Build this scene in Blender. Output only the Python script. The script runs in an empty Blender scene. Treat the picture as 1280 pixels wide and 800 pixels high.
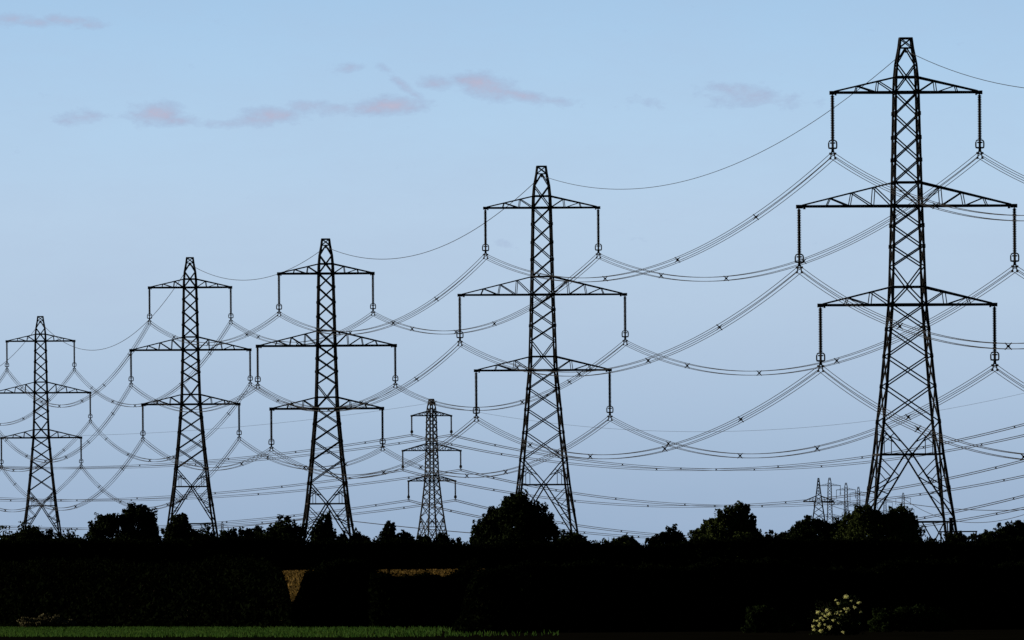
import bpy, math, random
import numpy as np
from math import radians as R, sin, cos, pi, sqrt
from mathutils import Vector, Matrix

random.seed(7)
rng = np.random.default_rng(11)
sc = bpy.context.scene
col = sc.collection
F = 16000.0            # focal length in photo pixels (1280 wide)
HZ = 716.0             # horizon row of the photo
CAM_Z = 3.0
ROLL = 0.007          # the camera was held a fraction of a degree off level
U = 0.075              # metres per photo pixel at the nearest pylon
D1 = F * U             # 1200 m


def P(px, py, D):
    """where a point of the place stands: bearing, height and distance measured from the survey of the view"""
    px, py = px + (HZ - py) * ROLL, py + (px - 640) * ROLL
    return Vector(((px - 640) * D / F, D, CAM_Z + (HZ - py) * D / F))


# ------------------------------------------------------------------ materials
def material(name, base, rough=0.9, var=None, scale=1.0, spec=0.1, metallic=0.0, transl=0.0):
    m = bpy.data.materials.new(name)
    m.use_nodes = True
    nt = m.node_tree
    b = nt.nodes['Principled BSDF']
    b.inputs['Roughness'].default_value = rough
    b.inputs['Metallic'].default_value = metallic
    b.inputs['Specular IOR Level'].default_value = spec
    if var:
        tc = nt.nodes.new('ShaderNodeTexCoord')
        n = nt.nodes.new('ShaderNodeTexNoise')
        n.inputs['Scale'].default_value = scale
        n.inputs['Detail'].default_value = 5
        r = nt.nodes.new('ShaderNodeValToRGB')
        r.color_ramp.elements[0].position = 0.3
        r.color_ramp.elements[1].position = 0.7
        r.color_ramp.elements[0].color = (*base, 1)
        r.color_ramp.elements[1].color = (*var, 1)
        nt.links.new(tc.outputs['Object'], n.inputs['Vector'])
        nt.links.new(n.outputs['Fac'], r.inputs['Fac'])
        nt.links.new(r.outputs['Color'], b.inputs['Base Color'])
        src = r.outputs['Color']
    else:
        b.inputs['Base Color'].default_value = (*base, 1)
        src = None
    if transl:
        t = nt.nodes.new('ShaderNodeBsdfTranslucent')
        if src is not None:
            nt.links.new(src, t.inputs['Color'])
        else:
            t.inputs['Color'].default_value = (*base, 1)
        mx = nt.nodes.new('ShaderNodeMixShader')
        mx.inputs[0].default_value = transl
        out = nt.nodes['Material Output']
        nt.links.new(b.outputs[0], mx.inputs[1])
        nt.links.new(t.outputs[0], mx.inputs[2])
        nt.links.new(mx.outputs[0], out.inputs['Surface'])
    return m


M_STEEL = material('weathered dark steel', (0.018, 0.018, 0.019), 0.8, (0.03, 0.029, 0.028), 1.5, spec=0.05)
M_INS = material('dark glazed insulator', (0.02, 0.016, 0.014), 0.6, spec=0.1)
M_WIRE = material('weathered aluminium wire', (0.03, 0.03, 0.032), 0.8, spec=0.05)
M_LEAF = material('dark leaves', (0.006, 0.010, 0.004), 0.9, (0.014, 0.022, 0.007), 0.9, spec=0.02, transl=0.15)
M_LEAF_LIT = material('sunlit-toned leaves', (0.014, 0.022, 0.006), 0.9, (0.045, 0.062, 0.018), 0.7, spec=0.02, transl=0.15)  # lighter leaf copy: sun on these crowns is put into the colour
M_LEAF_DIMLIT = material('dimly sunlit-toned leaves', (0.004, 0.008, 0.002), 0.9, (0.016, 0.028, 0.007), 1.2, spec=0.02, transl=0.2)  # faint sun on the low growth is painted into this leaf tone
M_PALE = material('pale seed heads', (0.015, 0.014, 0.008), 0.9, (0.14, 0.13, 0.07), 1.6, spec=0.02, transl=0.2)
M_HEDGE_SHADED = material('shade-darkened hedge leaves', (0.0016, 0.0026, 0.001), 0.95, (0.0045, 0.007, 0.0026), 0.6, spec=0.0, transl=0.1)  # deep shade of the backlit hedges is put into the leaf colour
M_BARK = material('bark', (0.012, 0.010, 0.008), 0.95, (0.02, 0.016, 0.012), 3.0, spec=0.05)
M_FLOWER = material('cream flowers', (0.85, 0.85, 0.52), 0.8, (0.7, 0.74, 0.28), 6.0, spec=0.05, transl=0.5)
M_GRASS = material('grass blades', (0.02, 0.075, 0.012), 0.8, (0.06, 0.115, 0.02), 0.5, spec=0.05, transl=0.35)
M_GROUND_SHADED = material('shade-darkened field ground', (0.004, 0.004, 0.003), 1.0, (0.009, 0.008, 0.005), 0.4, spec=0.0)  # shadow over the foreground is painted into this ground colour
M_CROP = material('ripe crop', (0.012, 0.007, 0.002), 0.8, (0.22, 0.145, 0.038), 0.16, spec=0.05, transl=0.3)
M_TIMBER = material('dark timber', (0.02, 0.017, 0.014), 0.9, (0.03, 0.026, 0.02), 3.0, spec=0.05)


# ------------------------------------------------------------------ objects
def tag(o, label=None, cat=None, group=None, kind=None):
    if label: o['label'] = label
    if cat: o['category'] = cat
    if group: o['group'] = group
    if kind: o['kind'] = kind
    return o


def empty(name, loc, rz=0.0):
    o = bpy.data.objects.new(name, None)
    o.location = loc
    o.rotation_euler = (0, 0, rz)
    o.empty_display_size = 0.5
    col.objects.link(o)
    return o


class MB:
    def __init__(self):
        self.v, self.f = [], []

    def bar(self, a, b, w, w2=None):
        a, b = Vector(a), Vector(b)
        d = (b - a)
        if d.length < 1e-6:
            return
        d.normalize()
        ref = Vector((0, 1, 0)) if abs(d.y) < 0.9 else Vector((0, 0, 1))
        s = d.cross(ref).normalized()
        t = s.cross(d).normalized()
        n = len(self.v)
        w2 = w if w2 is None else w2
        for p, ww in ((a, w), (b, w2)):
            h = ww / 2
            for i, j in ((-h, -h), (h, -h), (h, h), (-h, h)):
                self.v.append(p + s * i + t * j)
        self.f += [(n, n+1, n+2, n+3)[::-1], (n+4, n+5, n+6, n+7)]
        for i in range(4):
            k = (i + 1) % 4
            self.f.append((n+i, n+k, n+4+k, n+4+i))

    def tube(self, pts, r, seg=6, closed=False):
        pts = [Vector(p) for p in pts]
        m = len(pts)
        rr = r if isinstance(r, (list, tuple)) else [r] * m
        n0 = len(self.v)
        for i, p in enumerate(pts):
            if closed:
                d = pts[(i+1) % m] - pts[i-1]
            else:
                d = pts[min(i+1, m-1)] - pts[max(i-1, 0)]
            d.normalize()
            ref = Vector((0, 0, 1)) if abs(d.z) < 0.85 else Vector((1, 0.1, 0))
            s = d.cross(ref).normalized()
            t = s.cross(d).normalized()
            for k in range(seg):
                a = 2 * pi * k / seg
                self.v.append(p + (s * cos(a) + t * sin(a)) * rr[i])
        for i in range(m if closed else m - 1):
            j = (i + 1) % m
            for k in range(seg):
                l = (k + 1) % seg
                self.f.append((n0+i*seg+k, n0+i*seg+l, n0+j*seg+l, n0+j*seg+k))
        if not closed:
            self.f.append(tuple(n0 + k for k in range(seg))[::-1])
            self.f.append(tuple(n0 + (m-1)*seg + k for k in range(seg)))

    def lathe(self, prof, seg=10, c=(0, 0, 0)):
        n0 = len(self.v)
        for r, z in prof:
            for k in range(seg):
                a = 2 * pi * k / seg
                self.v.append(Vector((c[0] + r*cos(a), c[1] + r*sin(a), c[2] + z)))
        for i in range(len(prof) - 1):
            for k in range(seg):
                l = (k + 1) % seg
                self.f.append((n0+i*seg+k, n0+(i+1)*seg+k, n0+(i+1)*seg+l, n0+i*seg+l))

    def box(self, lo, hi):
        n = len(self.v)
        for z in (lo[2], hi[2]):
            for x, y in ((lo[0], lo[1]), (hi[0], lo[1]), (hi[0], hi[1]), (lo[0], hi[1])):
                self.v.append(Vector((x, y, z)))
        self.f += [(n+3, n+2, n+1, n), (n+4, n+5, n+6, n+7)]
        for i in range(4):
            k = (i+1) % 4
            self.f.append((n+i, n+k, n+4+k, n+4+i))

    def build(self, name, mat, parent=None):
        me = bpy.data.meshes.new(name)
        me.from_pydata([tuple(p) for p in self.v], [], self.f)
        me.materials.append(mat)
        o = bpy.data.objects.new(name, me)
        col.objects.link(o)
        if parent is not None:
            o.parent = parent
        return o


def copy_tree(o, parent=None):
    c = o.copy()
    col.objects.link(c)
    c.parent = parent
    for ch in list(o.children):
        copy_tree(ch, c)
    return c


# ------------------------------------------------------------------ pylon
PROF = [(48, 7.0), (60, 8.4), (80, 12.0), (96.5, 13.5), (115.5, 14.2), (228, 16.6), (257.5, 17.3),
        (358.7, 20.3), (381, 21.2), (480, 29.8), (568, 39.2), (652.5, 51.0), (713, 59.2)]


def hw(y):
    for (y0, h0), (y1, h1) in zip(PROF, PROF[1:]):
        if y <= y1:
            t = (y - y0) / (y1 - y0)
            return h0 + (h1 - h0) * t
    return PROF[-1][1]


def Z(y):
    return (713 - y) * U


def corner(sx, sy, y):
    h = hw(y) * U
    return Vector((sx * h, sy * h, Z(y)))


FACES = [((-1, -1), (1, -1)), ((1, -1), (1, 1)), ((1, 1), (-1, 1)), ((-1, 1), (-1, -1))]


def lerp(a, b, t):
    return a + (b - a) * t


def face_pt(face, y, t):
    """t from -1 to 1 across a face at height y"""
    (a, b) = face
    return lerp(corner(*a, y), corner(*b, y), (t + 1) / 2)


ARMS = [(96.5, 115.5, 94.0, (0.29, 0.63)), (228.0, 257.5, 137.0, (0.217, 0.46, 0.70)), (358.7, 381.0, 111.0, (0.296, 0.64))]
STRING_UNITS = 79.0     # arm to bundle centre


def make_pylon(wl, wb, detail=True, ks=1.0):
    """wl, wb: width of the leg and brace angles in metres"""
    root = empty('pylon', (0, 0, 0))
    # legs
    for sx, sy in ((-1, -1), (1, -1), (1, 1), (-1, 1)):
        m = MB()
        for (y0, _), (y1, _) in zip(PROF, PROF[1:]):
            if y0 < 96.5:
                continue
            w = wl * (1.0 if y0 > 350 else 0.86)
            m.bar(corner(sx, sy, y0), corner(sx, sy, y1), w)
        # splice plates at the joints thicken the angle a little
        for y in (142, 172, 200, 282, 308, 411, 445, 482.5, 527, 610):
            m.bar(corner(sx, sy, y - 2.5), corner(sx, sy, y + 2.5), wl * 1.28)
        f = MB
        c = corner(sx, sy, 713)
        m.box((c.x - 0.45, c.y - 0.45, -0.6), (c.x + 0.45, c.y + 0.45, 0.25))
        m.build('leg', M_STEEL, root)
    # peak
    m = MB()
    for sx, sy in ((-1, -1), (1, -1), (1, 1), (-1, 1)):
        for (y0, _), (y1, _) in zip(PROF, PROF[1:]):
            if y1 <= 96.5:
                m.bar(corner(sx, sy, y0), corner(sx, sy, y1), wl * 0.78)
    for fc in FACES:
        m.bar(face_pt(fc, 48, -1), face_pt(fc, 48, 1), wb * 1.5)
        m.bar(face_pt(fc, 60, -1), face_pt(fc, 60, 1), wb * 0.9)
        m.bar(face_pt(fc, 48, -1), face_pt(fc, 60, 1), wb * 0.8)
        m.bar(face_pt(fc, 48, 1), face_pt(fc, 60, -1), wb * 0.8)
        for s in (-1, 1):
            m.bar(face_pt(fc, 60, 0), face_pt(fc, 80, s), wb)
            m.bar(face_pt(fc, 80, s), face_pt(fc, 96.5, 0), wb)
    m.bar((0, -hw(60) * U, Z(60)), (0, hw(60) * U, Z(60)), wb)
    m.bar((0, 0, Z(60)), (0, 0, Z(66)), wb)
    m.build('peak', M_STEEL, root)
    # body bracing
    m = MB()
    for fc in FACES:
        def X(y0, y1):
            m.bar(face_pt(fc, y0, -1), face_pt(fc, y1, 1), wb)
            m.bar(face_pt(fc, y0, 1), face_pt(fc, y1, -1), wb)
        for y, w in ((96.5, 1.7), (115.5, 2.1), (228, 1.5), (257.5, 2.1), (358.7, 1.5), (381, 2.1)):
            m.bar(face_pt(fc, y, -1), face_pt(fc, y, 1), wb * w)
        for s in (-1, 1):
            m.bar(face_pt(fc, 96.5, 0), face_pt(fc, 115.5, s), wb)
        for a, b in ((115.5, 143.5), (143.5, 171.5), (171.5, 199.7), (199.7, 228), (228, 257.5), (257.5, 282.5), (282.5, 308), (308, 333),
                     (381, 411), (411, 445), (445, 482.5), (482.5, 527)):
            X(a, b)
        for s in (-1, 1):
            m.bar(face_pt(fc, 333, s), face_pt(fc, 358.7, 0), wb)
            m.bar(face_pt(fc, 358.7, 0), face_pt(fc, 381, s), wb)
            # K panel above and below the waist strut
            m.bar(face_pt(fc, 527, s), face_pt(fc, 568, 0), wb * 1.1)
            m.bar(face_pt(fc, 568, 0), face_pt(fc, 648, s), wb * 1.25)
            q = lerp(face_pt(fc, 527, s), face_pt(fc, 568, 0), 0.36)
            q2 = lerp(face_pt(fc, 527, s), face_pt(fc, 568, 0), 0.72)
            m.bar(face_pt(fc, 556, s), q, wb * 0.7)
            m.bar(face_pt(fc, 541, s), lerp(face_pt(fc, 527, s), face_pt(fc, 568, 0), 0.62), wb * 0.7)
            k = lerp(face_pt(fc, 527, s), face_pt(fc, 568, 0), 0.30)
            k = lerp(face_pt(fc, 541, s), lerp(face_pt(fc, 527, s), face_pt(fc, 568, 0), 0.62), 0.45)
            m.bar(k, (k.x, k.y, Z(568)), wb * 0.6)
            # redundants of the lower panel
            L = lambda t: lerp(face_pt(fc, 568, 0), face_pt(fc, 648, s), t)
            m.bar(face_pt(fc, 572, s), L(0.34), wb * 0.75)
            m.bar(L(0.34), face_pt(fc, 612, s), wb * 0.85)
            m.bar(face_pt(fc, 590, s), lerp(L(0.34), face_pt(fc, 612, s), 0.5), wb * 0.6)
            m.bar(L(0.62), face_pt(fc, 612, s), wb * 0.8)
            m.bar(L(0.62), face_pt(fc, 632, s), wb * 0.6)
            m.bar(face_pt(fc, 652.5, s), face_pt(fc, 713, s * 0.35), wb * 0.9)
            m.bar(face_pt(fc, 713, s * 0.98), face_pt(fc, 652.5, s * 0.45), wb * 0.9)
        m.bar(face_pt(fc, 568, -1), face_pt(fc, 568, 1), wb * 1.4)
        m.bar(face_pt(fc, 652.5, -1), face_pt(fc, 652.5, 1), wb * 1.4)
    m.build('bracing', M_STEEL, root)
    # crossarms
    for (yu, yl, tip, posts) in ARMS:
        for s in (-1, 1):
            m = MB()
            hb = hw(yl) * U
            tx = tip * U
            for sy in (-1, 1):
                lo0 = corner(s, sy, yl)
                lo1 = Vector((s * tx, sy * 0.28, Z(yl)))
                up0 = corner(s, sy, yu)
                up1 = Vector((s * tx * 0.955, sy * 0.30, Z(yl - 1.6)))
                m.bar(lo0, lo1, wl * 0.95)
                m.bar(up0, up1, wb * 1.25)
                prev = lo0
                for t in posts:
                    a, b = lerp(lo0, lo1, t), lerp(up0, up1, t)
                    m.bar(a, b, wb * 0.7)
                    m.bar(b, prev, wb * 0.85)
                    prev = a
            # plan bracing between the front and the back chords
            last = None
            for i, t in enumerate((0.0,) + tuple(posts) + (0.86,)):
                a = lerp(corner(s, -1, yl), Vector((s * tx, -0.28, Z(yl))), t)
                b = lerp(corner(s, 1, yl), Vector((s * tx, 0.28, Z(yl))), t)
                if t:
                    m.bar(a, b, wb * 0.7)
                    m.bar(last[i % 2], (b, a)[i % 2], wb * 0.7)
                last = (a, b)
            m.bar((s * tx * 0.955, 0, Z(yl) - 0.02), (s * (tx + 0.16), 0, Z(yl) - 0.02), wl * 1.5)
            m.bar((s * tx * 0.93, 0, Z(yl) - 0.16), (s * tx * 0.95, 0, Z(yl) - 0.16), wl * 0.9)
            m.build('crossarm', M_STEEL, root)
    # insulator strings
    proto = None
    for (yu, yl, tip, posts) in ARMS:
        for s in (-1, 1):
            loc = (s * (tip - 1.4) * U, 0, Z(yl))
            if proto is None:
                m = MB()
                m.bar((0, 0, 0), (0, 0, -0.3), 0.10)
                prof = [(0.045, -0.22)]
                n = 26 if detail else 20
                pitch = 4.15 / n
                for i in range(n):
                    z = -0.28 - i * pitch
                    prof += [(0.105, z), (0.12, z - pitch * 0.3), (0.18, z - pitch * 0.5), (0.175, z - pitch * 0.66), (0.105, z - pitch * 0.75)]
                prof += [(0.06, -4.5), (0.06, -5.3)]
                m.lathe([(r_ * ks, z_) for r_, z_ in prof], 9)
                st = m.build('insulator_string', M_INS, root)
                st.location = loc
                m = MB()
                for ax in (0, 1):
                    pts = []
                    for k in range(20):
                        a = 2 * pi * k / 20
                        cx, cz = cos(a), sin(a)
                        e = 0.62 if cz > 0 else 0.36
                        x = 0.38 * math.copysign(abs(cx) ** e, cx)
                        z = 0.38 * math.copysign(abs(cz) ** e, cz)
                        pts.append((x, 0, z - 4.86) if ax == 0 else (0, x, z - 4.86))
                    m.tube(pts, 0.06 * ks, 6, True)
                pts = [(0.2 * cos(2*pi*k/14), 0.2 * sin(2*pi*k/14), -4.72) for k in range(14)]
                m.tube(pts, 0.06 * ks, 6, True)
                m.bar((-0.40, 0, -5.2), (0.40, 0, -5.2), 0.13)
                m.bar((0, -0.40, -5.2), (0, 0.40, -5.2), 0.13)
                m.build('arcing_ring', M_STEEL, st)
                m = MB()
                m.bar((0, 0, -5.2), (0, 0, -5.62), 0.24)
                m.bar((0, 0, -5.5), (-0.26, 0, -5.78), 0.09)
                m.bar((0, 0, -5.5), (0.26, 0, -5.78), 0.09)
                m.bar((-0.3, 0, -5.72), (0.3, 0, -5.72), 0.09)
                for sx in (-1, 1):
                    m.bar((sx * 0.1, 0, -5.5), (sx * 0.225, 0, -6.2), 0.1)
                    for sz in (-1, 1):
                        for sy in (-1, 1):
                            m.bar((sx * 0.225, 0, -5.925 + sz * 0.225), (sx * 0.26, sy * 0.34, -5.985 + sz * 0.225), 0.19, 0.11)
                m.build('suspension_clamp', M_STEEL, st)
                proto = st
            else:
                c = copy_tree(proto, root)
                c.location = loc
    return root


# ------------------------------------------------------------------ where the pylons stand
# (bearing column, scale against the nearest, height offset in units, turn)
YAW = 0.092
LINE = [  # name key, px, s, dz
    dict(k='beyond', px=1989, s=1/0.69, dz=0, yaw=YAW),
    dict(k='1', px=1133.4, s=1.0, dz=0, yaw=YAW),
    dict(k='2', px=677.9, s=0.765, dz=-4, yaw=YAW),
    dict(k='3', px=407.9, s=0.636, dz=-12.3, yaw=YAW),
    dict(k='4', px=238.3, s=0.550, dz=48, yaw=YAW),
    dict(k='5', px=51.2, s=0.455, dz=36, yaw=YAW),
    dict(k='end', px=-91, s=1/2.6, dz=36, yaw=YAW),
]
SECOND = [
    dict(k='s_right', px=1345, s=0.342, dz=50, yaw=R(24)),
    dict(k='6', px=539.7, s=0.307, dz=39, yaw=R(30)),
    dict(k='s_left', px=-250, s=0.270, dz=40, yaw=R(24)),
]
BUMPS = []


def place(d):
    D = D1 / d['s']
    d['dz'] -= (d['px'] - 640) * ROLL / d['s']
    d['px'] += 458 * d['s'] * ROLL
    d['D'] = D
    base = Vector(((d['px'] - 640) * D / F, D, CAM_Z + (HZ - 713 + d['dz']) * U))
    d['base'] = base
    BUMPS.append((base.x, base.y, base.z))
    return d


for d in LINE + SECOND:
    place(d)


def world_pt(d, lx, ly, lz):
    c, s = cos(d['yaw']), sin(d['yaw'])
    return d['base'] + Vector((lx * c - ly * s, lx * s + ly * c, lz))


near = make_pylon(0.235, 0.12, True, 1.18)
far = make_pylon(0.32, 0.148, True, 1.25)
turned = make_pylon(0.35, 0.17, False, 1.7)
GP = 'lattice pylons of the near line'
LABELS = {
    'beyond': 'steel lattice pylon carrying the near line on past the tallest one',
    '1': 'tallest and nearest black lattice pylon, standing among bushes, with six insulator strings',
    '2': 'second tallest lattice pylon, its foot half hidden by the big round tree',
    '3': 'middle-sized lattice pylon with narrow twin-topped tree between its legs',
    '4': 'lattice pylon between the small corner pylon and the middle-sized one, bushy tree at its foot',
    '5': 'smallest lattice pylon of the near row, cut by the picture edge',
    'end': 'steel lattice pylon carrying the near line on past the smallest one',
    's_right': 'steel lattice pylon of the far line past the tallest pylon',
    '6': 'small distant turned lattice pylon seen between two tall ones beside the round tree',
    's_left': 'steel lattice pylon of the far line past the smallest pylon',
}
used = {id(near): False, id(far): False, id(turned): False}
for d in LINE + SECOND:
    src = near if d['k'] in ('beyond', '1', '2') else (turned if d in SECOND else far)
    if not used[id(src)]:
        o = src
        used[id(src)] = True
    else:
        o = copy_tree(src)
    o.location = d['base']
    o.rotation_euler = (0, 0, d['yaw'])
    tag(o, LABELS[d['k']], 'pylon', GP if d in LINE else 'lattice pylons of the far line')
    d['obj'] = o

# very distant pylons behind the bushes
thin = make_pylon(0.27, 0.13, False, 1.3)
TINY = [
    (1037.3, 0.146, 145, 0.1, 'tiny hazy pylon, second of the distant cluster behind the dark bushes'),
    (1057.8, 0.131, 190, 0.1, 'tiny hazy pylon with wide arms in the middle of the distant cluster'),
    (1073.4, 0.115, 266, 0.1, 'tiny hazy pylon just clear of the tallest pylon leg and bush'),
    (1129.3, 0.100, 331, 0.1, 'tiny hazy pylon seen through the legs of the tallest pylon'),
    (1106.5, 0.100, 280, 0.1, 'faintest tiny pylon between the crowns of two bushes under the tallest pylon'),
    (278.0, 0.080, 131, 0.3, 'tiny faint pylon tip above the low trees beside a tall pylon foot'),
]
for i, (px, s, dz, yaw, lab) in enumerate(TINY):
    d = place(dict(px=px, s=s, dz=dz, yaw=yaw))
    o = thin if i == 0 else copy_tree(thin)
    o.location, o.rotation_euler = d['base'], (0, 0, yaw)
    tag(o, lab, 'pylon', 'tiny distant pylons')
    d['obj'] = o
    TINY[i] = d


def single_arm_pylon():
    """distant pylon with a tall spike and one broad arm"""
    D = 6600.0
    u = D / F
    base = P(1023.7, 690, D)
    base.z = P(1023.7, 690, D).z
    o = empty('pylon', base)
    zz = lambda y: (690 - y) * u
    prof = [(597.5, 0.5), (612, 2.2), (620, 3.2), (626, 4.0), (650, 7.5), (690, 12)]
    legs, br = MB(), MB()
    for sx, sy in ((-1, -1), (1, -1), (1, 1), (-1, 1)):
        m = MB()
        for (a, h), (b, g) in zip(prof, prof[1:]):
            m.bar((sx*h*u, sy*h*u, zz(a)), (sx*g*u, sy*g*u, zz(b)), 0.5)
        m.build('leg', M_STEEL, o)

    def h_at(y):
        for (a, h), (b, g) in zip(prof, prof[1:]):
            if y <= b:
                return h + (g - h) * (y - a) / (b - a)
        return prof[-1][1]
    ys = [600, 604, 608, 612, 616, 621, 626, 633, 641, 650, 662, 676]
    for a, b in zip(ys, ys[1:]):
        for fc in FACES:
            for s in (0, 1):
                p, q = fc[s], fc[1 - s]
                br.bar((p[0]*h_at(a)*u, p[1]*h_at(a)*u, zz(a)), (q[0]*h_at(b)*u, q[1]*h_at(b)*u, zz(b)), 0.28)
    br.build('bracing', M_STEEL, o)
    for s in (-1, 1):
        m = MB()
        for sy in (-1, 1):
            m.bar((s*3.9*u, sy*3.9*u, zz(627)), (s*19*u, sy*0.6*u, zz(627)), 0.62)
            m.bar((s*3*u, sy*3*u, zz(620)), (s*18*u, sy*0.6*u, zz(626)), 0.5)
            for t in (0.25, 0.5, 0.75):
                m.bar((s*(3+15*t)*u, sy*(3-2.4*t)*u, zz(620+6*t)), (s*(3.9+15*t)*u, sy*(3.9-3.3*t)*u, zz(627)), 0.22)
        m.bar((s*18.5*u, 0, zz(626.5)), (s*19.3*u, 0, zz(626.5)), 0.9)
        m.build('crossarm', M_STEEL, o)
    tag(o, 'tiny distant pylon with tall spike and single broad arm above low bush', 'pylon', 'tiny distant pylons')
    BUMPS.append((base.x, base.y, base.z))
    return o


single_arm_pylon()

# ------------------------------------------------------------------ conductors
def parabola(A, B, sag, n):
    out = []
    for i in range(n + 1):
        t = i / n
        p = lerp(A, B, t)
        p.z -= 4 * sag * t * (1 - t)
        out.append(p)
    return out


def bundle(dA, dB, arm, side, sag, r, label, group, spacers, a=0.45):
    yu, yl, tip, _ = ARMS[arm]
    lx = side * (tip - 1.4) * U
    A = world_pt(dA, lx, 0, Z(yl) - STRING_UNITS * U)
    B = world_pt(dB, lx, 0, Z(yl) - STRING_UNITS * U)
    o = empty('cable_bundle', A)
    dirn = (B - A).normalized()
    side_v = Vector((dirn.y, -dirn.x, 0)).normalized()
    pts = parabola(A, B, sag, 44)
    for i, j in ((-1, -1), (1, -1), (1, 1), (-1, 1)):
        m = MB()
        off = side_v * (i * a / 2) + Vector((0, 0, j * a / 2))
        m.tube([p + off - A for p in pts], r, 5)
        m.build('conductor', M_WIRE, o)
    for t in spacers:
        p = lerp(A, B, t)
        p.z -= 4 * sag * t * (1 - t)
        p = p - A
        m = MB()
        h = a / 2 + 0.06
        rr = max(0.05, r * 1.7)
        m.bar(p + side_v * h + Vector((0, 0, h)), p - side_v * h - Vector((0, 0, h)), rr * 1.7)
        m.bar(p - side_v * h + Vector((0, 0, h)), p + side_v * h - Vector((0, 0, h)), rr * 1.7)
        m.bar(p + dirn * 0.14, p - dirn * 0.14, a * 0.5)
        m.build('spacer', M_WIRE, o)
    tag(o, label, 'cable', group)
    return o


def earth(dA, dB, sag, r, label, y=63.0):
    A = world_pt(dA, 0, 0, Z(y))
    B = world_pt(dB, 0, 0, Z(y))
    m = MB()
    m.tube([p - A for p in parabola(A, B, sag, 44)], r, 5)
    o = m.build('earth_wire', M_WIRE)
    o.location = A
    tag(o, label, 'wire', 'single earth wires between pylon tips')
    return o


SPANS = [  # from, to, sag(units), wire radius, words, spacers
    (0, 1, 138, 0.030, 'running beyond the tallest pylon', (0.2, 0.4, 0.6, 0.8)),
    (1, 2, 87, 0.031, 'between tallest and second pylons', (0.19, 0.395, 0.6, 0.8)),
    (2, 3, 75, 0.035, 'between second and middle-sized pylons', (0.2, 0.41, 0.6, 0.8)),
    (3, 4, 54, 0.036, 'between middle-sized and fourth pylons', (0.22, 0.5, 0.78)),
    (4, 5, 141, 0.040, 'between the two smallest near pylons', (0.12, 0.27, 0.42, 0.58, 0.73, 0.88)),
    (5, 6, 110, 0.042, 'running past the smallest near pylon', (0.2, 0.4, 0.6, 0.8)),
]
ARM_W = ['top', 'widest middle', 'lowest']
SIDE_W = {-1: 'left', 1: 'right'}
for a, b, sag, r, w, sp in SPANS:
    for arm in range(3):
        for side in (-1, 1):
            bundle(LINE[a], LINE[b], arm, side, sag * U * (1, 0.985, 0.97)[arm], r,
                   'four-wire cable from %s %s arm, %s' % (SIDE_W[side], ARM_W[arm], w),
                   'four-wire cables of the near line', [t + random.uniform(-0.015, 0.015) for t in sp])
    earth(LINE[a], LINE[b], sag * U * 0.92, r * (1.0 if a < 2 else 1.15), 'thin single wire on the pylon tips ' + w)
SP2 = tuple((i + 0.5) / 9 for i in range(9))
for a, b, sag, w in ((1, 0, 167, 'sagging behind the tallest pylon'),
                     (1, 2, 104, 'sagging behind the smaller pylons')):
    for arm in range(3):
        for side in (-1, 1):
            bundle(SECOND[a], SECOND[b], arm, side, sag * U, 0.055,
                   'distant grey cable from turned pylon %s %s arm, %s' % (SIDE_W[side], ARM_W[arm], w),
                   'cables of the far line', [t + random.uniform(-0.02, 0.02) for t in SP2], 0.5)
    earth(SECOND[a], SECOND[b], sag * U * 0.9, 0.036, 'faint single wire on the turned pylon tip ' + w)


def far_wire(pts, r, label):
    m = MB()
    A = P(*pts[0])
    for k in range(len(pts) - 1):
        p0, p1 = P(*pts[k]), P(*pts[k + 1])
    # smooth curve through the three measured points
    a, c, b = (P(*q) for q in pts)
    out = []
    for i in range(31):
        t = i / 30
        out.append(a * ((1-t)*(1-2*t)) + c * (4*t*(1-t)) + b * (t*(2*t-1)) - a)
    m.tube(out, r, 5)
    o = m.build('distant_wire', M_WIRE)
    o.location = a
    tag(o, label, 'wire', 'faint wires near the horizon')


far_wire([(160, 663, 9000), (281, 659.5, 8600), (396, 646, 8200)], 0.24, 'faint wire low above the treetops beside the tiny pylon tip')
far_wire([(396, 646, 8200), (500, 658, 7900), (600, 667, 7600)], 0.24, 'faint wire low above the trees under the turned pylon')
far_wire([(1073, 618, 10000), (1180, 635, 9500), (1290, 636.5, 9000)], 0.24, 'faint level wire beyond the legs of the tallest pylon')
far_wire([(1129, 623, 11500), (1200, 652, 10500), (1290, 640, 9500)], 0.22, 'faint lower wire beyond the legs of the tallest pylon')
far_wire([(1037, 631, 8200), (1080, 640, 8600), (1125, 634, 9000)], 0.16, 'faint short wire between the tiny pylons')

# ------------------------------------------------------------------ ground
PLAT = CAM_Z + (HZ - 713) * U     # the plateau the pylons stand on


def ground_z(x, y):
    if y <= 750:
        z = 0.0
    elif y >= 900:
        t = min(1.0, (y - 900) / 40)
        z = 2.38 + (PLAT - 2.38) * t * t * (3 - 2 * t)
    else:
        t = (y - 750) / 150
        z = 2.38 * t * t * (3 - 2 * t)
    if y > 960:
        up = dn = 0.0
        for bx, by, bz in BUMPS:
            s = 150.0 if by < 6000 else 260.0
            q = ((x - bx) ** 2 + (y - by) ** 2) / (2 * s * s)
            if q < 8:
                h = (bz - PLAT) * math.exp(-q)
                up, dn = max(up, h), min(dn, h)
        z += up + dn
    return z


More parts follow.
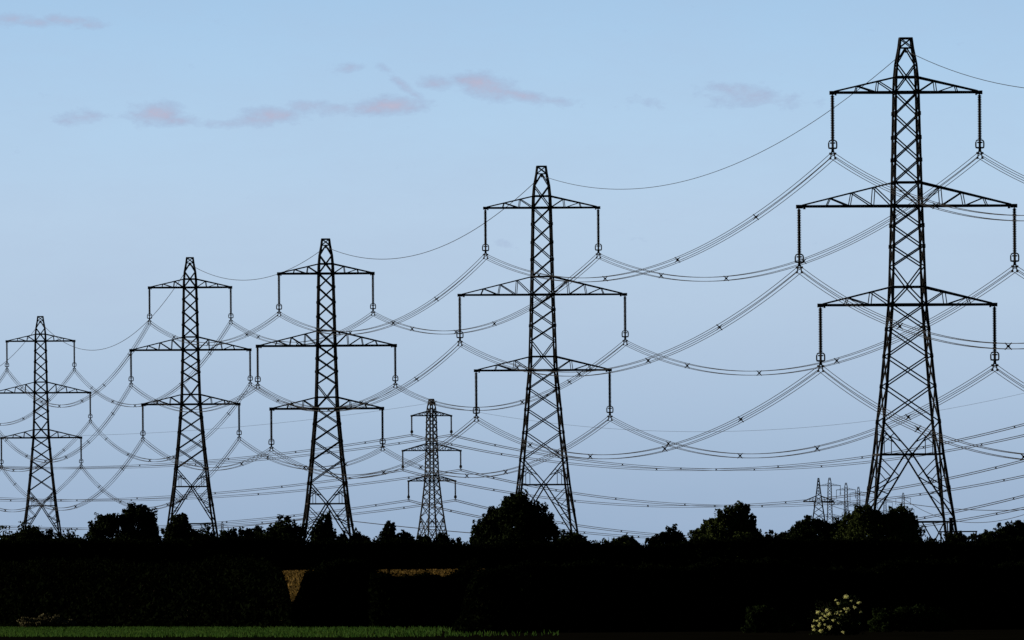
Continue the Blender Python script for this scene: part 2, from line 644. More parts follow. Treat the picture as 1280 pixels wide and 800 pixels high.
def ground():
    ys = [-600, -100, 0, 100, 250, 400, 500, 560, 590, 610, 650, 690]
    ys += list(range(700, 910, 10)) + list(range(940, 4600, 60)) + list(range(4700, 17000, 110)) + [18000, 22000, 30000, 45000]
    v, f = [], []
    n = 61
    for y in ys:
        half = max(160.0, abs(y) * 0.075)
        for i in range(n):
            t = (i / (n - 1)) * 2 - 1
            if y < 17500:
                x = half * t if 0 < i < n - 1 else t * 9000
            else:
                x = t * 14000
            v.append((x, y, ground_z(x, y)))
    for j in range(len(ys) - 1):
        for i in range(n - 1):
            f.append((j*n+i, j*n+i+1, (j+1)*n+i+1, (j+1)*n+i))
    me = bpy.data.meshes.new('ground')
    me.from_pydata(v, [], f)
    me.materials.append(M_GROUND_SHADED)
    me.polygons.foreach_set('use_smooth', [True] * len(me.polygons))
    o = bpy.data.objects.new('ground', me)
    col.objects.link(o)
    tag(o, 'shade-darkened field ground running to the horizon', 'ground', None, 'structure')


ground()


# ------------------------------------------------------------------ foliage
def leaf_mesh(name, centres, size, mat, parent=None, flat=0.0, aspect=0.62):
    """one small bent leaf-shaped face pair per centre"""
    n = len(centres)
    c = np.asarray(centres, dtype=np.float64)
    sz = np.asarray(size, dtype=np.float64) * np.ones(n)
    a = rng.normal(size=(n, 3))
    a /= np.linalg.norm(a, axis=1)[:, None]
    if flat:
        a[:, 2] *= (1 - flat)
        a /= np.linalg.norm(a, axis=1)[:, None]
    b = np.cross(a, rng.normal(size=(n, 3)))
    b /= np.linalg.norm(b, axis=1)[:, None]
    l = (sz / 2)[:, None]
    nrm = np.cross(a, b)
    v = np.empty((n, 4, 3))
    v[:, 0] = c - a * l
    v[:, 1] = c + b * l * aspect + nrm * l * 0.25
    v[:, 2] = c + a * l
    v[:, 3] = c - b * l * aspect + nrm * l * 0.25
    me = bpy.data.meshes.new(name)
    me.vertices.add(n * 4)
    me.vertices.foreach_set('co', v.reshape(-1).astype(np.float32))
    me.loops.add(n * 6)
    idx = np.arange(n)[:, None] * 4 + np.array([0, 1, 2, 0, 2, 3])[None, :]
    me.loops.foreach_set('vertex_index', idx.reshape(-1).astype(np.int32))
    me.polygons.add(n * 2)
    me.polygons.foreach_set('loop_start', np.arange(0, n * 6, 3, dtype=np.int32))
    me.polygons.foreach_set('loop_total', np.full(n * 2, 3, dtype=np.int32))
    me.materials.append(mat)
    me.update(calc_edges=True)
    me.validate()
    o = bpy.data.objects.new(name, me)
    col.objects.link(o)
    if parent is not None:
        o.parent = parent
    return o


def lobe_points(c, r, n, clumps, spread, fill=0.45):
    """leaf centres in one lobe: ragged clumps near the surface and a loose filling"""
    c, r = np.asarray(c), np.asarray(r)
    d = rng.normal(size=(clumps, 3))
    d /= np.linalg.norm(d, axis=1)[:, None]
    rad = rng.uniform(0.6, 1.1, clumps)
    cc = d * rad[:, None]
    ns = int(n * (1 - fill))
    which = rng.integers(0, clumps, ns)
    sp = spread * rng.uniform(0.6, 1.35, clumps)
    pts = cc[which] + np.clip(rng.normal(size=(ns, 3)), -1.5, 1.5) * sp[which][:, None]
    nf = n - ns
    g = rng.normal(size=(nf, 3))
    g /= np.linalg.norm(g, axis=1)[:, None]
    g *= (rng.uniform(0, 1, nf) ** (1/3) * 0.86)[:, None]
    return c + np.vstack([pts, g]) * r


def tree(name, lobes, D, label, group, cat='tree', leaf=4.0, dens=1.2, mat=None, trunk_px=None, holes=False, fill=0.42, spread=0.135, depth=0.9):
    """lobes: (column, row, half width, half height) in view units at the distance D"""
    u = D / F
    x0 = sum(l[0] * l[2] for l in lobes) / sum(l[2] for l in lobes) if trunk_px is None else trunk_px
    bx = (x0 - 640) * u
    gz = ground_z(bx, D)
    root = empty(name, (bx, D, gz))
    top_y = min(l[1] - l[3] for l in lobes)
    top_z = CAM_Z + (HZ - top_y) * u - gz
    # trunk with limbs that reach into the lobes
    m = MB()
    tr = max(0.10, top_z * 0.028)
    hfork = top_z * 0.30
    m.tube([(0, 0, -0.3), (tr * 0.3, 0, hfork * 0.5), (0, tr * 0.2, hfork)], [tr * 1.25, tr, tr * 0.85], 8)
    pts_all = []
    sizes = []
    for i, (px, py, rx, ry) in enumerate(lobes):
        lc = P(px, py, D) - Vector((bx, D, gz))
        lc.y += random.uniform(-0.35, 0.35) * rx * u
        a = Vector((0, 0, hfork * random.uniform(0.55, 0.98)))
        mid = lerp(a, lc, 0.5) + Vector((random.uniform(-.1, .1), random.uniform(-.1, .1), 0.12)) * top_z * 0.3
        tipp = lc + Vector((random.uniform(-.3, .3) * rx, random.uniform(-.3, .3) * rx, ry * 0.3)) * u
        m.tube([a, mid, lc, tipp], [tr * 0.62, tr * 0.45, tr * 0.26, tr * 0.08], 6)
        for q in range(5):
            e = lc + Vector((random.uniform(-1, 1) * rx, random.uniform(-.8, .8) * rx, random.uniform(-.5, .95) * ry)) * u * 0.8
            m.tube([lerp(mid, lc, random.random()), lerp(lc, e, 0.5), e], [tr * 0.2, tr * 0.13, tr * 0.05], 5)
        area = rx * ry
        n = int(area * 5.0 * dens) + 120
        clumps = max(9, int(sqrt(area) * 1.8))
        pts_all.append(lobe_points((lc.x, lc.y, lc.z), (rx * u, rx * u * depth, ry * u), n, clumps, spread, fill))
        sizes.append(rng.uniform(0.65, 1.35, n) * leaf * u)
    m.build('trunk', M_BARK, root)
    pts = np.vstack(pts_all)
    size = np.concatenate(sizes)
    keep = pts[:, 2] > 0.02
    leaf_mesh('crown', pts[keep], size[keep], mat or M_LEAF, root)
    tag(root, label, cat, group)
    return root


SKY_G = 'trees of the skyline'


def T(label, D, lobes, **k):
    return tree(k.pop('name', 'broadleaf_tree'), lobes, D, label, k.pop('group', SKY_G), **k)


# --- the skyline, one tree after another
T('low rounded tree mound at the foot of the smallest near pylon', 1700,
  [(38, 684, 30, 27), (16, 690, 24, 26), (62, 694, 22, 25), (37, 668, 15, 9)])
T('long low bush between the smallest near pylon and the lobed tree', 1650,
  [(80, 698, 22, 29), (102, 699, 18, 27), (92, 692, 16, 22)], name='bush', cat='bush')
T('lobed dark tree with sky showing through its sparse shoulder', 1500,
  [(171, 662, 24, 27), (182, 645, 13, 13), (166, 644, 12, 11), (135, 657, 18, 15), (124, 670, 14, 17), (145, 649, 12, 9), (188, 668, 12, 24), (155, 690, 42, 24)], fill=0.35)
T('bushy tree at the foot of the fourth pylon, just past the lobed tree', 1550,
  [(224, 661, 14, 17), (214, 673, 12, 22), (228, 650, 8, 8), (240, 678, 14, 21), (226, 694, 28, 22)])
T('low bush under the far leg of the fourth pylon', 1600,
  [(253, 677, 11, 20), (262, 688, 12, 20), (250, 696, 22, 18)], name='bush', cat='bush')
T('row of low knobbly bushes between two pylon feet', 1700,
  [(288, 679, 12, 19), (306, 676, 11, 16), (276, 690, 14, 21), (300, 694, 28, 20), (322, 682, 12, 22)], name='bush', cat='bush')
T('rounded tree swelling beside the foot of the middle-sized pylon', 1600,
  [(356, 671, 18, 23), (338, 680, 18, 24), (368, 680, 13, 27), (350, 695, 36, 22)])
T('narrow twin-topped tree between the legs of the middle-sized pylon', 1650,
  [(400, 661, 6.5, 16), (410, 660, 6, 16), (396, 675, 10, 18), (410, 676, 10, 20), (404, 694, 20, 22)], spread=0.2)
T('low ragged bush at the outer leg of the middle-sized pylon', 1650,
  [(428, 681, 9, 17), (446, 680, 11, 16), (456, 688, 10, 20), (438, 698, 24, 18)], name='bush', cat='bush')
T('upright pointed tree between the middle-sized and the turned pylons', 1600,
  [(487, 665, 8, 13), (484, 677, 13, 18), (500, 681, 12, 17), (512, 686, 12, 18), (490, 695, 30, 20)])
T('low dark bush across the foot of the turned distant pylon', 1700,
  [(534, 684, 10, 15), (552, 682, 14, 15), (565, 691, 12, 18), (544, 697, 30, 18), (524, 690, 12, 18)], name='bush', cat='bush')
T('big round-headed tree in front of the second tallest pylon', 1450,
  [(645, 650, 30, 32), (622, 656, 20, 24), (668, 653, 22, 26), (612, 668, 20, 22), (682, 668, 16, 24), (644, 632, 17, 15), (597, 675, 11, 14), (640, 688, 50, 26)], fill=0.36, spread=0.12)
T('low clipped bush under the far leg of the second tallest pylon', 1480,
  [(713, 679, 17, 17), (726, 684, 11, 18), (703, 690, 16, 22), (716, 698, 26, 18)], name='bush', cat='bush')
T('low leafy bush with lighter top in the gap past the second tallest pylon', 1500,
  [(770, 682, 9, 11), (783, 680, 9, 12), (793, 686, 9, 13), (776, 696, 24, 18), (752, 697, 16, 19)], name='bush', cat='bush', mat=M_LEAF_LIT)
T('small knobbly tree just before the tall peaked tree', 1450,
  [(840, 670, 9, 12), (828, 678, 11, 14), (816, 684, 9, 13), (850, 680, 11, 14), (835, 695, 26, 20)])
T('tall peaked tree between the second tallest and tallest pylons', 1350,
  [(924, 643, 13, 14), (910, 653, 17, 18), (890, 663, 16, 18), (930, 660, 16, 22), (942, 675, 14, 20), (873, 674, 12, 16), (908, 688, 42, 26)], mat=M_LEAF_LIT)
T('low dark tree line bush beside the peaked tree', 1450,
  [(962, 684, 13, 19), (978, 682, 12, 19), (970, 697, 22, 18), (948, 690, 12, 22)], name='bush', cat='bush')
T('spreading low tree under the tiny hazy pylons', 1300,
  [(1012, 657, 15, 11), (1000, 664, 15, 13), (1030, 660, 11, 10), (1048, 662, 14, 12), (1020, 680, 36, 24), (1040, 690, 30, 22)], fill=0.38)
T('rounded bush tree on the near leg of the tallest pylon', 1150,
  [(1080, 648, 18, 20), (1068, 656, 14, 19), (1094, 652, 12, 18), (1080, 680, 34, 34)], mat=M_LEAF_LIT)
T('rounded bush tree between the legs of the tallest pylon', 1150,
  [(1125, 648, 16, 18), (1112, 655, 13, 18), (1136, 658, 12, 19), (1126, 682, 30, 32), (1146, 688, 12, 22)], mat=M_LEAF_LIT)
T('low bush between the bush trees and the right foot of the tallest pylon', 1240,
  [(1164, 692, 13, 17), (1176, 692, 11, 15), (1166, 702, 20, 12)], name='bush', cat='bush')
T('round black bush covering the right foot of the tallest pylon', 1170,
  [(1194, 678, 13, 14), (1202, 686, 12, 16), (1190, 698, 20, 16)], name='bush', cat='bush')
T('smooth dark tree bank rising at the picture edge', 1250,
  [(1222, 688, 17, 19), (1240, 682, 18, 21), (1256, 677, 17, 20), (1270, 669, 15, 19), (1286, 668, 15, 20), (1255, 692, 44, 24), (1300, 680, 22, 30)], spread=0.1, fill=0.55)


# --- long hedges
def hedge(label, x0, x1, D, top, height_px, wob, n, depth_m=2.6, leaf=2.8, mat=None, name='hedge', group=None, slant=0.0, jag=2.4):
    u = D / F
    cx = ((x0 + x1) / 2 - 640) * u
    gz = ground_z(cx, D)
    root = empty(name, (cx, D, gz))
    ph = [random.uniform(0, 6.28) for _ in range(6)]

    def top_at(x):
        w = sin(x * 0.031 + ph[0]) * 0.5 + sin(x * 0.083 + ph[1]) * 0.32 + sin(x * 0.21 + ph[2]) * 0.22 + sin(x * 0.53 + ph[3]) * 0.12
        t = np.interp(x, [q[0] for q in top], [q[1] for q in top])
        return t + w * wob
    xs = rng.uniform(x0, x1, n)
    ty = top_at_v = np.array([top_at(x) for x in xs])
    ty = ty + (xs - 640) * ROLL + np.clip(rng.normal(0, jag, n), -2.6 * jag, 1.6 * jag)
    zt = CAM_Z + (HZ - ty) * u
    zb = gz - 0.1
    k = rng.uniform(0, 1, n)
    k = np.where(rng.uniform(0, 1, n) < 0.35, 1 - np.abs(rng.normal(0, 0.09, n)), k)
    z = zb + (zt - zb) * k
    prof = np.clip(1.15 - k * 0.75, 0.25, 1)
    y = D + slant * ((x0 + x1) / 2 - xs) + rng.uniform(-0.5, 0.5, n) * depth_m * prof
    pts = np.stack([(xs - 640) * u - cx, y - D, z - gz], axis=1)
    # sprigs that stand proud of the top
    sz = np.where((rng.uniform(0, 1, n) < 0.45) & (k < 0.86), 2.0, 1.0)
    leaf_mesh('foliage', pts, rng.uniform(0.6, 1.4, n) * leaf * u * sz, mat or M_HEDGE_SHADED, root)
    m = MB()
    m.tube([((x0 + 5 - 640) * u - cx, slant * ((x1 - x0) / 2 - 5), -0.15), ((x1 - 4 - 640) * u - cx, -slant * ((x1 - x0) / 2 - 4), -0.15)], 0.05, 5)
    x = x0 + 6
    while x < x1 - 4:
        tz = (CAM_Z + (HZ - top_at(x) - (x - 640) * ROLL) * u - gz)
        dy_ = slant * ((x0 + x1) / 2 - x)
        px = (x - 640) * u - cx
        m.tube([(px, dy_, -0.2), (px + random.uniform(-.2, .2), dy_ + random.uniform(-.2, .2), tz * 0.5), (px + random.uniform(-.4, .4), dy_ + random.uniform(-.3, .3), tz * 0.8)], [0.07, 0.05, 0.02], 5)
        x += random.uniform(9, 22)
    m.build('branchwork', M_BARK, root)
    tag(root, label, 'hedge', group)
    return root


HG = 'long black hedges'
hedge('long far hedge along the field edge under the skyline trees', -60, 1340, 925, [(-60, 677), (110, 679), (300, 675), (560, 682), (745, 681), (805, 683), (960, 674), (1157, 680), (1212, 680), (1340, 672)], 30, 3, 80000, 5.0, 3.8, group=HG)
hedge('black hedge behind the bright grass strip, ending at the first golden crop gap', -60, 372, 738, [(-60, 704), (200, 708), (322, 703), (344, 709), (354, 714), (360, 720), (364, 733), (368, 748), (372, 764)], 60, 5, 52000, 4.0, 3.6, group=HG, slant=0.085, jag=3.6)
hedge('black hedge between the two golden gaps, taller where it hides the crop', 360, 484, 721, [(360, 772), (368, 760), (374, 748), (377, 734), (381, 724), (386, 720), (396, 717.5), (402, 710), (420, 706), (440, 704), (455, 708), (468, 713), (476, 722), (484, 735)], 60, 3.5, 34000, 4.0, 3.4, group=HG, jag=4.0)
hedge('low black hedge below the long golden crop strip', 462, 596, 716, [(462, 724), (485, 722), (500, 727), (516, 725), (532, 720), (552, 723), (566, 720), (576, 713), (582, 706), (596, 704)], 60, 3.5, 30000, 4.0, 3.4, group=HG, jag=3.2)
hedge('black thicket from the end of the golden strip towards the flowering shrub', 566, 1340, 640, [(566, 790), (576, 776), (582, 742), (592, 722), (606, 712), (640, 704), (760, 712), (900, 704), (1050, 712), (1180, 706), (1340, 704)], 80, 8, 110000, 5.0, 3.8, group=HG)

# --- flowering shrub
def elder():
    D = 592.0
    u = D / F
    bx = (1046 - 640) * u
    gz = ground_z(bx, D)
    root = empty('flowering_shrub', (bx, D, gz))
    for k in range(9):
        m = MB()
        e = Vector((random.uniform(-26, 26), random.uniform(-18, 18), random.uniform(26, 44))) * u
        m.tube([(random.uniform(-.1, .1), random.uniform(-.1, .1), -0.1), e * 0.5 + Vector((0, 0, 0.2)), e], [0.045, 0.03, 0.012], 5)
        m.build('stem', M_BARK, root)
    pts = np.vstack([lobe_points(((c[0] - 1046) * u, 0, (796 - c[1]) * u), (c[2] * u, c[2] * u * 0.9, c[3] * u), 1500, 30, 0.16, 0.5)
                     for c in ((1046, 778, 30, 24), (1030, 784, 18, 16), (1060, 768, 18, 20), (1062, 784, 18, 16))])
    pts = pts[pts[:, 2] > 0.03]
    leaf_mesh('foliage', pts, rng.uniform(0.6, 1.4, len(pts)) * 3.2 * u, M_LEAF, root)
    # cream flower heads: flat umbels of small florets on the side towards the light
    heads = [(1057, 746, 3), (1047, 754, 2), (1073, 753.5, 2), (1059, 761.5, 2), (1067.5, 759.5, 1.9), (1075.5, 765, 1.5), (1055, 761, 1.4), (1050, 764.5, 1.3),
             (1045, 765.5, 2.2), (1035.5, 767.5, 2.6), (1033, 762.5, 2.2), (1027.5, 767, 1.6), (1021.5, 765, 2.2), (1031, 770, 1.7), (1025, 772.5, 1.8), (1020.5, 776, 1.5),
             (1017, 775.5, 1.2), (1028, 775, 1.3), (1040.5, 775.3, 1.8), (1047, 778.2, 1.4), (1023, 781.5, 1.7), (1016, 783, 2.0), (1030, 780.5, 1.3), (1036, 783.8, 2.7),
             (1016.5, 787, 1.8), (1025, 788.3, 2.5), (1053, 790, 1.7), (1073.5, 779, 1.2), (1044, 750, 1.1), (1063, 751, 1.1), (1052, 768, 1.2), (1034, 774, 1.2), (1057, 765, 1.3), (1024, 779, 1.1), (1046, 772, 1.0), (1049, 768.5, 1.0)]
    for hx, hy, hr in heads:
        n = int(40 * hr)
        q = rng.normal(size=(n, 3)) * np.array([hr * 0.55, hr * 0.5, hr * 0.34]) * u
        c = np.array([(hx - 1046) * u, -(1.02 + random.uniform(-.05, .15)) * 27 * u * sqrt(max(0.1, 1 - ((hx - 1046) / 34) ** 2)), CAM_Z + (HZ - hy - (hx - 640) * ROLL) * u - gz])
        o = leaf_mesh('flower_head', q, rng.uniform(0.6, 1.2, n) * 1.6 * u, M_FLOWER, root)
        o.location = c
    tag(root, 'round dark shrub speckled with cream flower heads at the field edge', 'shrub')


elder()


T('low green growth in dim light just past the cream-flowered shrub', 622,
  [(1105, 778, 18, 16), (1135, 774, 22, 18), (1165, 778, 20, 16), (1180, 782, 14, 14)], name='bush', cat='bush', group='low bushes in front of the thicket', mat=M_LEAF_DIMLIT, trunk_px=1140)
T('low olive growth in dim light just before the cream-flowered shrub', 622,
  [(946, 774, 17, 19), (966, 779, 20, 16), (986, 783, 14, 12)], name='bush', cat='bush', group='low bushes in front of the thicket', mat=M_LEAF_DIMLIT, trunk_px=965)
tree('flowering_bush', [(40, 779, 18, 7), (62, 777, 17, 8), (82, 780, 14, 6)], 722, 'low dim pale-topped bush in the hedge above the bright grass strip', None, cat='bush', mat=M_PALE, trunk_px=62)


# --- grass strip and crop
def blades(name, x0, x1, y0, y1, n, h, w, mat, label, cat, dens_fn=None, lean=0.25, ears=False, slant=None):
    D = np.sqrt(rng.uniform(y0 ** 2, y1 ** 2, n))
    px = rng.uniform(x0, x1, n)
    if dens_fn is not None:
        keep = rng.uniform(0, 1, n) < dens_fn(px)
        D, px = D[keep], px[keep]
    if slant is not None:
        D = D + slant(px)
    n = len(D)
    x = (px - 640) * D / F
    z = np.array([ground_z(a, b) for a, b in zip(x, D)])
    hh = h * rng.uniform(0.55, 1.25, n)
    ang = rng.uniform(0, pi, n)
    dx, dy = np.cos(ang) * w / 2, np.sin(ang) * w / 2
    lx, ly = rng.normal(0, lean, n) * hh, rng.normal(0, lean, n) * hh
    v = np.empty((n, 4, 3))
    v[:, 0] = np.stack([x - dx, D - dy, z - 0.02], 1)
    v[:, 1] = np.stack([x + dx, D + dy, z - 0.02], 1)
    k = 1.0 if ears else 0.25
    v[:, 2] = np.stack([x + lx + dx * k, D + ly + dy * k, z + hh], 1)
    v[:, 3] = np.stack([x + lx - dx * k, D + ly - dy * k, z + hh], 1)
    me = bpy.data.meshes.new(name)
    me.vertices.add(n * 4)
    me.vertices.foreach_set('co', v.reshape(-1).astype(np.float32))
    me.loops.add(n * 4)
    me.loops.foreach_set('vertex_index', np.arange(n * 4, dtype=np.int32))
    me.polygons.add(n)
    me.polygons.foreach_set('loop_start', np.arange(0, n * 4, 4, dtype=np.int32))
    me.polygons.foreach_set('loop_total', np.full(n, 4, dtype=np.int32))
    me.materials.append(mat)
    me.update(calc_edges=True)
    o = bpy.data.objects.new(name, me)
    col.objects.link(o)
    tag(o, label, cat, None, 'stuff')
    return o


def grass_density(px):
    q = np.interp(px, [-60, 200, 207, 215, 330, 420, 500, 560, 640, 1340], [1, 0.95, 0.2, 0.75, 0.6, 0.42, 0.26, 0.12, 0.03, 0.0])
    return q * np.clip(0.72 + 0.3 * np.sin(px * 0.11) * np.sin(px * 0.037 + 1) + 0.2 * np.sin(px * 0.53), 0.15, 1)


def crop_density(px):
    return np.clip(0.62 + 0.35 * np.sin(px * 0.33) + 0.3 * np.sin(px * 0.91 + 2), 0.12, 1)


blades('grass', -60, 700, 606, 696, 60000, 0.15, 0.07, M_GRASS, 'strip of short green grass lit along the field edge', 'grass', grass_density, 0.3,
       slant=lambda px: np.maximum(0, 430 - px) * 0.075 + rng.normal(0, 3, len(px)))
blades('crop', 348, 606, 775, 903, 60000, 0.75, 0.10, M_CROP, 'ripe golden crop showing through gaps in the black hedge', 'crop', crop_density, 0.16, True)

# --- timber goalpost and block by the right foot of the nearest pylon
def goalpost():
    D = 1185.0
    u = D / F
    a, b = P(1176, 690, D), P(1221, 690, D)
    base = Vector(((a.x + b.x) / 2, D, ground_z((a.x + b.x) / 2, D)))
    m = MB()
    root = empty('timber_goalpost', base)
    top = P(1198, 664.5, D).z - base.z
    for px in (1176.5, 1220.5):
        x = (px - 640) * u - base.x
        m = MB()
        m.bar((x, 0, -0.3), (x, 0, top), 0.14)
        m.build('post', M_TIMBER, root)
    m = MB()
    m.bar(((1175 - 640) * u - base.x, 0, top), ((1222 - 640) * u - base.x, 0, top), 0.12)
    m.build('rail', M_TIMBER, root)
    tag(root, 'low black goalpost frame by the right foot of the tallest pylon', 'frame')
    D = 1190.0
    u = D / F
    c = P(1189.0, 690, D)
    root = empty('equipment_cabinet', (c.x, D, ground_z(c.x, D)))
    top = P(1190.5, 647, D).z - root.location.z
    m = MB()
    m.box((-2.2 * u, -0.3, -0.1), (2.2 * u, 0.3, top - 0.12))
    m.build('cabinet_body', M_STEEL, root)
    m = MB()
    m.box((-2.6 * u, -0.36, top - 0.118), (2.6 * u, 0.36, top))
    m.build('roof_cap', M_STEEL, root)
    tag(root, 'narrow black upright cabinet between the right legs of the tallest pylon', 'cabinet')


goalpost()

# ------------------------------------------------------------------ sky
SUN_EL, SUN_AZ = R(12), R(-80)      # azimuth from straight ahead, minus = left
w = bpy.data.worlds.new('World')
sc.world = w
w.use_nodes = True
nt = w.node_tree
nt.nodes.clear()
N = nt.nodes.new
Lk = nt.links.new


def math_node(op, a, b=None, c=None, clamp=False):
    n = N('ShaderNodeMath')
    n.operation = op
    n.use_clamp = clamp
    for i, q in enumerate((a, b, c)):
        if q is None:
            continue
        if isinstance(q, (int, float)):
            n.inputs[i].default_value = q
        else:
            Lk(q, n.inputs[i])
    return n.outputs[0]


def mix_col(fac, a, b):
    n = N('ShaderNodeMix')
    n.data_type = 'RGBA'
    if isinstance(fac, (int, float)):
        n.inputs[0].default_value = fac
    else:
        Lk(fac, n.inputs[0])
    for s, q in ((6, a), (7, b)):
        if isinstance(q, tuple):
            n.inputs[s].default_value = (*q, 1)
        else:
            Lk(q, n.inputs[s])
    return n.outputs[2]


tc = N('ShaderNodeTexCoord')
sep = N('ShaderNodeSeparateXYZ')
Lk(tc.outputs['Generated'], sep.inputs[0])
dx, dy, dz = sep.outputs
sky = N('ShaderNodeTexSky')
sky.sky_type = 'NISHITA'
sky.sun_disc = False
sky.sun_elevation = SUN_EL
sky.sun_rotation = SUN_AZ
sky.air_density, sky.dust_density, sky.ozone_density = 1.0, 0.4, 3.0
K = 0.10
bgA = N('ShaderNodeVectorMath'); bgA.operation = 'SCALE'
Lk(sky.outputs[0], bgA.inputs[0]); bgA.inputs['Scale'].default_value = 0.2
# the paler evening band the view looks into, by elevation angle (degrees)
elev = math_node('MULTIPLY', math_node('ARCSINE', dz), 180 / pi)
azim = math_node('MULTIPLY', math_node('ARCTAN2', dx, dy), 180 / pi)
ramp = N('ShaderNodeValToRGB')
e = ramp.color_ramp


def lin(c):
    return tuple(((x / 255) / 12.92 if x / 255 <= 0.04045 else ((x / 255 + 0.055) / 1.055) ** 2.4) for x in c)


STOPS = [(0.0, (148, 172, 200)), (0.34, (158, 181, 208)), (0.8, (172, 195, 220)), (1.2, (181, 203, 226)), (1.6, (183, 207, 231)), (2.0, (178, 208, 235)), (2.35, (171, 204, 234)), (2.6, (165, 200, 232)), (4.0, (140, 186, 230))]
e.elements[0].position = 0; e.elements[0].color = (*lin(STOPS[0][1]), 1)
e.elements[1].position = 1; e.elements[1].color = (*lin(STOPS[-1][1]), 1)
for s, c in STOPS[1:-1]:
    q = e.elements.new(s / 4.0)
    q.color = (*lin(c), 1)
Lk(math_node('DIVIDE', elev, 4.0, None, True), ramp.inputs['Fac'])
# soft mottling of thin high haze
mp = N('ShaderNodeMapping'); mp.inputs['Scale'].default_value = (55, 55, 150)
Lk(tc.outputs['Generated'], mp.inputs['Vector'])
nz = N('ShaderNodeTexNoise'); nz.inputs['Scale'].default_value = 1.0; nz.inputs['Detail'].default_value = 10; nz.inputs['Roughness'].default_value = 0.72
Lk(mp.outputs[0], nz.inputs['Vector'])
veil = math_node('MULTIPLY', math_node('SUBTRACT', nz.outputs['Fac'], 0.40, None, True), 0.6)
base = mix_col(veil, ramp.outputs['Color'], lin((172, 188, 214)))
# thin wisps of cloud, placed by bearing and elevation (degrees)
nz2 = N('ShaderNodeTexNoise'); nz2.inputs['Scale'].default_value = 1.0; nz2.inputs['Detail'].default_value = 7; nz2.inputs['Roughness'].default_value = 0.7
mp2 = N('ShaderNodeMapping'); mp2.inputs['Scale'].default_value = (480, 480, 900); mp2.inputs['Location'].default_value = (3.1, 0.4, 1.7)
Lk(tc.outputs['Generated'], mp2.inputs['Vector'])
Lk(mp2.outputs[0], nz2.inputs['Vector'])
fr = nz2.outputs['Fac']
px2a = lambda px: math.degrees(math.atan((px - 640) / F))
py2e = lambda py: math.degrees(math.atan((HZ - py) / F))
CL = [  # column, row, half width, half height, tilt, strength
    (92, 148, 22, 8, 0, .6), (112, 144, 24, 9, 0, .75), (178, 141, 20, 9, 0, .7), (198, 139, 28, 14, 0, 1.0), (226, 148, 28, 8, 0, .7),
    (290, 152, 46, 7, 0, .6), (330, 148, 38, 9, 0, .8), (346, 142, 30, 11, 0, .95), (386, 131, 28, 9, 0, .75), (424, 135, 30, 8, 0, .75),
    (470, 135, 32, 9, 0, .85), (496, 131, 34, 12, 0, 1.0), (512, 108, 26, 9, .75, .7), (488, 86, 14, 6, .6, .5), (440, 84, 16, 8, -.1, .65),
    (548, 104, 28, 9, 0, .7), (590, 101, 24, 10, 0, .75), (612, 108, 32, 16, .2, 1.0), (652, 119, 40, 10, .2, .85), (697, 127, 30, 8, .1, .6),
    (932, 117, 44, 12, .15, .7), (948, 126, 60, 12, .05, .6), (820, 130, 34, 8, .3, .4), (20, 20, 34, 10, 0, .75), (46, 24, 28, 8, .1, .8), (90, 22, 34, 9, .1, .8),
    (118, 28, 22, 8, 0, .7), (640, 308, 26, 7, .3, .5), (800, 301, 22, 6, .2, .35)]
tot = None
for cxp, cyp, hx, hy, tilt, st in CL:
    A_ = math_node('SUBTRACT', azim, px2a(cxp))
    E_ = math_node('SUBTRACT', elev, py2e(cyp))
    E2 = math_node('ADD', E_, math_node('MULTIPLY', A_, tilt))
    sx = math_node('DIVIDE', A_, 1.2 * hx / F * 180 / pi)
    sy = math_node('DIVIDE', E2, hy / F * 180 / pi)
    r2 = math_node('ADD', math_node('MULTIPLY', sx, sx), math_node('MULTIPLY', sy, sy))
    g = math_node('MULTIPLY', math_node('EXPONENT', math_node('MULTIPLY', r2, -0.9)), st)
    tot = g if tot is None else math_node('MAXIMUM', tot, g)
n01 = math_node('MULTIPLY_ADD', fr, 2.6, -0.8, True)
den = math_node('MULTIPLY', math_node('SUBTRACT', tot, math_node('MULTIPLY_ADD', n01, -0.62, 0.54)), 1.3, None, True)
cloud_col = mix_col(math_node('MULTIPLY', math_node('POWER', tot, 2.0), math_node('MULTIPLY_ADD', n01, 0.7, 0.35), None, True), lin((152, 173, 206)), lin((194, 187, 206)))
front = mix_col(math_node('MULTIPLY', den, 0.9, None, True), base, cloud_col)
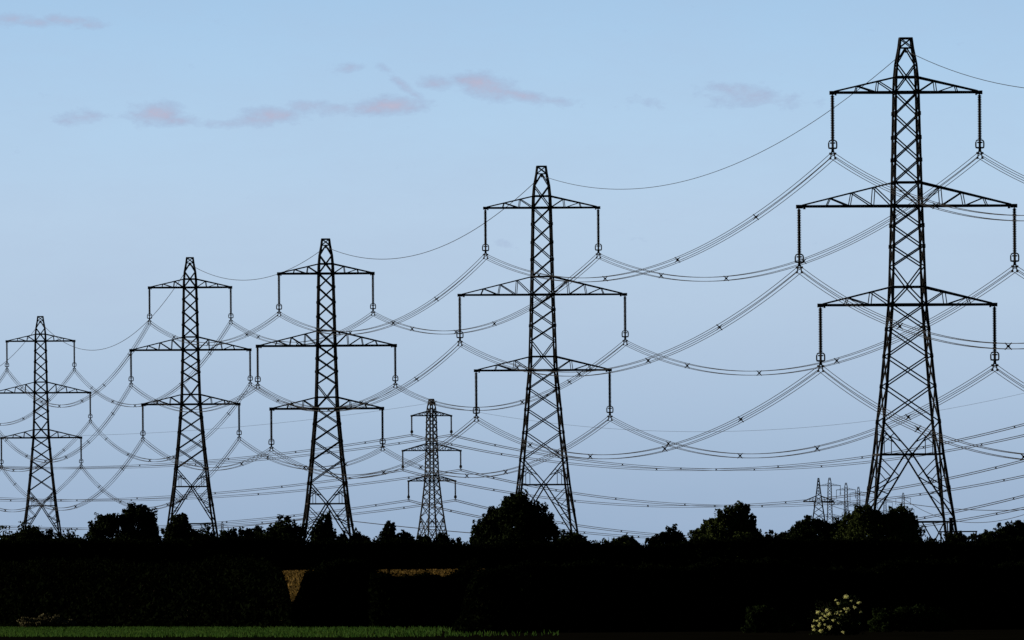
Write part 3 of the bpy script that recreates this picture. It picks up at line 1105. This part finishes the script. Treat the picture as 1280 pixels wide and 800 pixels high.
# the band fades into the clear sky higher up and away from the west
fade_e = N('ShaderNodeMapRange'); fade_e.interpolation_type = 'SMOOTHSTEP'
fade_e.inputs['From Min'].default_value = 3.5; fade_e.inputs['From Max'].default_value = 16.0
fade_e.inputs['To Min'].default_value = 1.0; fade_e.inputs['To Max'].default_value = 0.0
Lk(elev, fade_e.inputs['Value'])
fade_a = N('ShaderNodeMapRange'); fade_a.interpolation_type = 'SMOOTHSTEP'
fade_a.inputs['From Min'].default_value = 0.45; fade_a.inputs['From Max'].default_value = 0.93
Lk(dy, fade_a.inputs['Value'])
mask = math_node('MULTIPLY', fade_e.outputs[0], fade_a.outputs[0])
scale_front = N('ShaderNodeVectorMath'); scale_front.operation = 'SCALE'
Lk(front, scale_front.inputs[0]); scale_front.inputs['Scale'].default_value = 1.0 / K
final = mix_col(mask, bgA.outputs[0], scale_front.outputs[0])
bg = N('ShaderNodeBackground')
Lk(final, bg.inputs['Color'])
bg.inputs['Strength'].default_value = K
out = N('ShaderNodeOutputWorld')
Lk(bg.outputs[0], out.inputs['Surface'])
w.cycles.sampling_method = 'MANUAL'
w.cycles.sample_map_resolution = 1024

sd = bpy.data.lights.new('sun', 'SUN')
sd.energy = 4.8
sd.angle = R(0.5)
sd.color = (1.0, 0.86, 0.66)
so = bpy.data.objects.new('sun', sd)
col.objects.link(so)
dirv = Vector((sin(SUN_AZ) * cos(SUN_EL), cos(SUN_AZ) * cos(SUN_EL), sin(SUN_EL)))
so.rotation_euler = dirv.to_track_quat('Z', 'Y').to_euler()
so.location = (-50, 0, 100)

# ------------------------------------------------------------------ camera
cd = bpy.data.cameras.new('camera')
cd.sensor_width = 36
cd.lens = F / 1280 * 36
cd.shift_y = (HZ - 400) / 1280
cd.clip_start = 1.0
cd.clip_end = 60000
co = bpy.data.objects.new('camera', cd)
co.location = (0, 0, CAM_Z)
co.rotation_euler = (R(90), ROLL, 0)
col.objects.link(co)
sc.camera = co

vs = sc.view_settings
vs.view_transform = 'Standard'
vs.look = 'None'
vs.exposure = 0
vs.gamma = 1
vs.use_curve_mapping = False
sc.render.engine = 'CYCLES'
sc.cycles.use_denoising = False
sc.cycles.use_adaptive_sampling = False
sc.cycles.max_bounces = 6
sc.cycles.diffuse_bounces = 2
sc.cycles.glossy_bounces = 2
sc.cycles.sample_clamp_indirect = 4
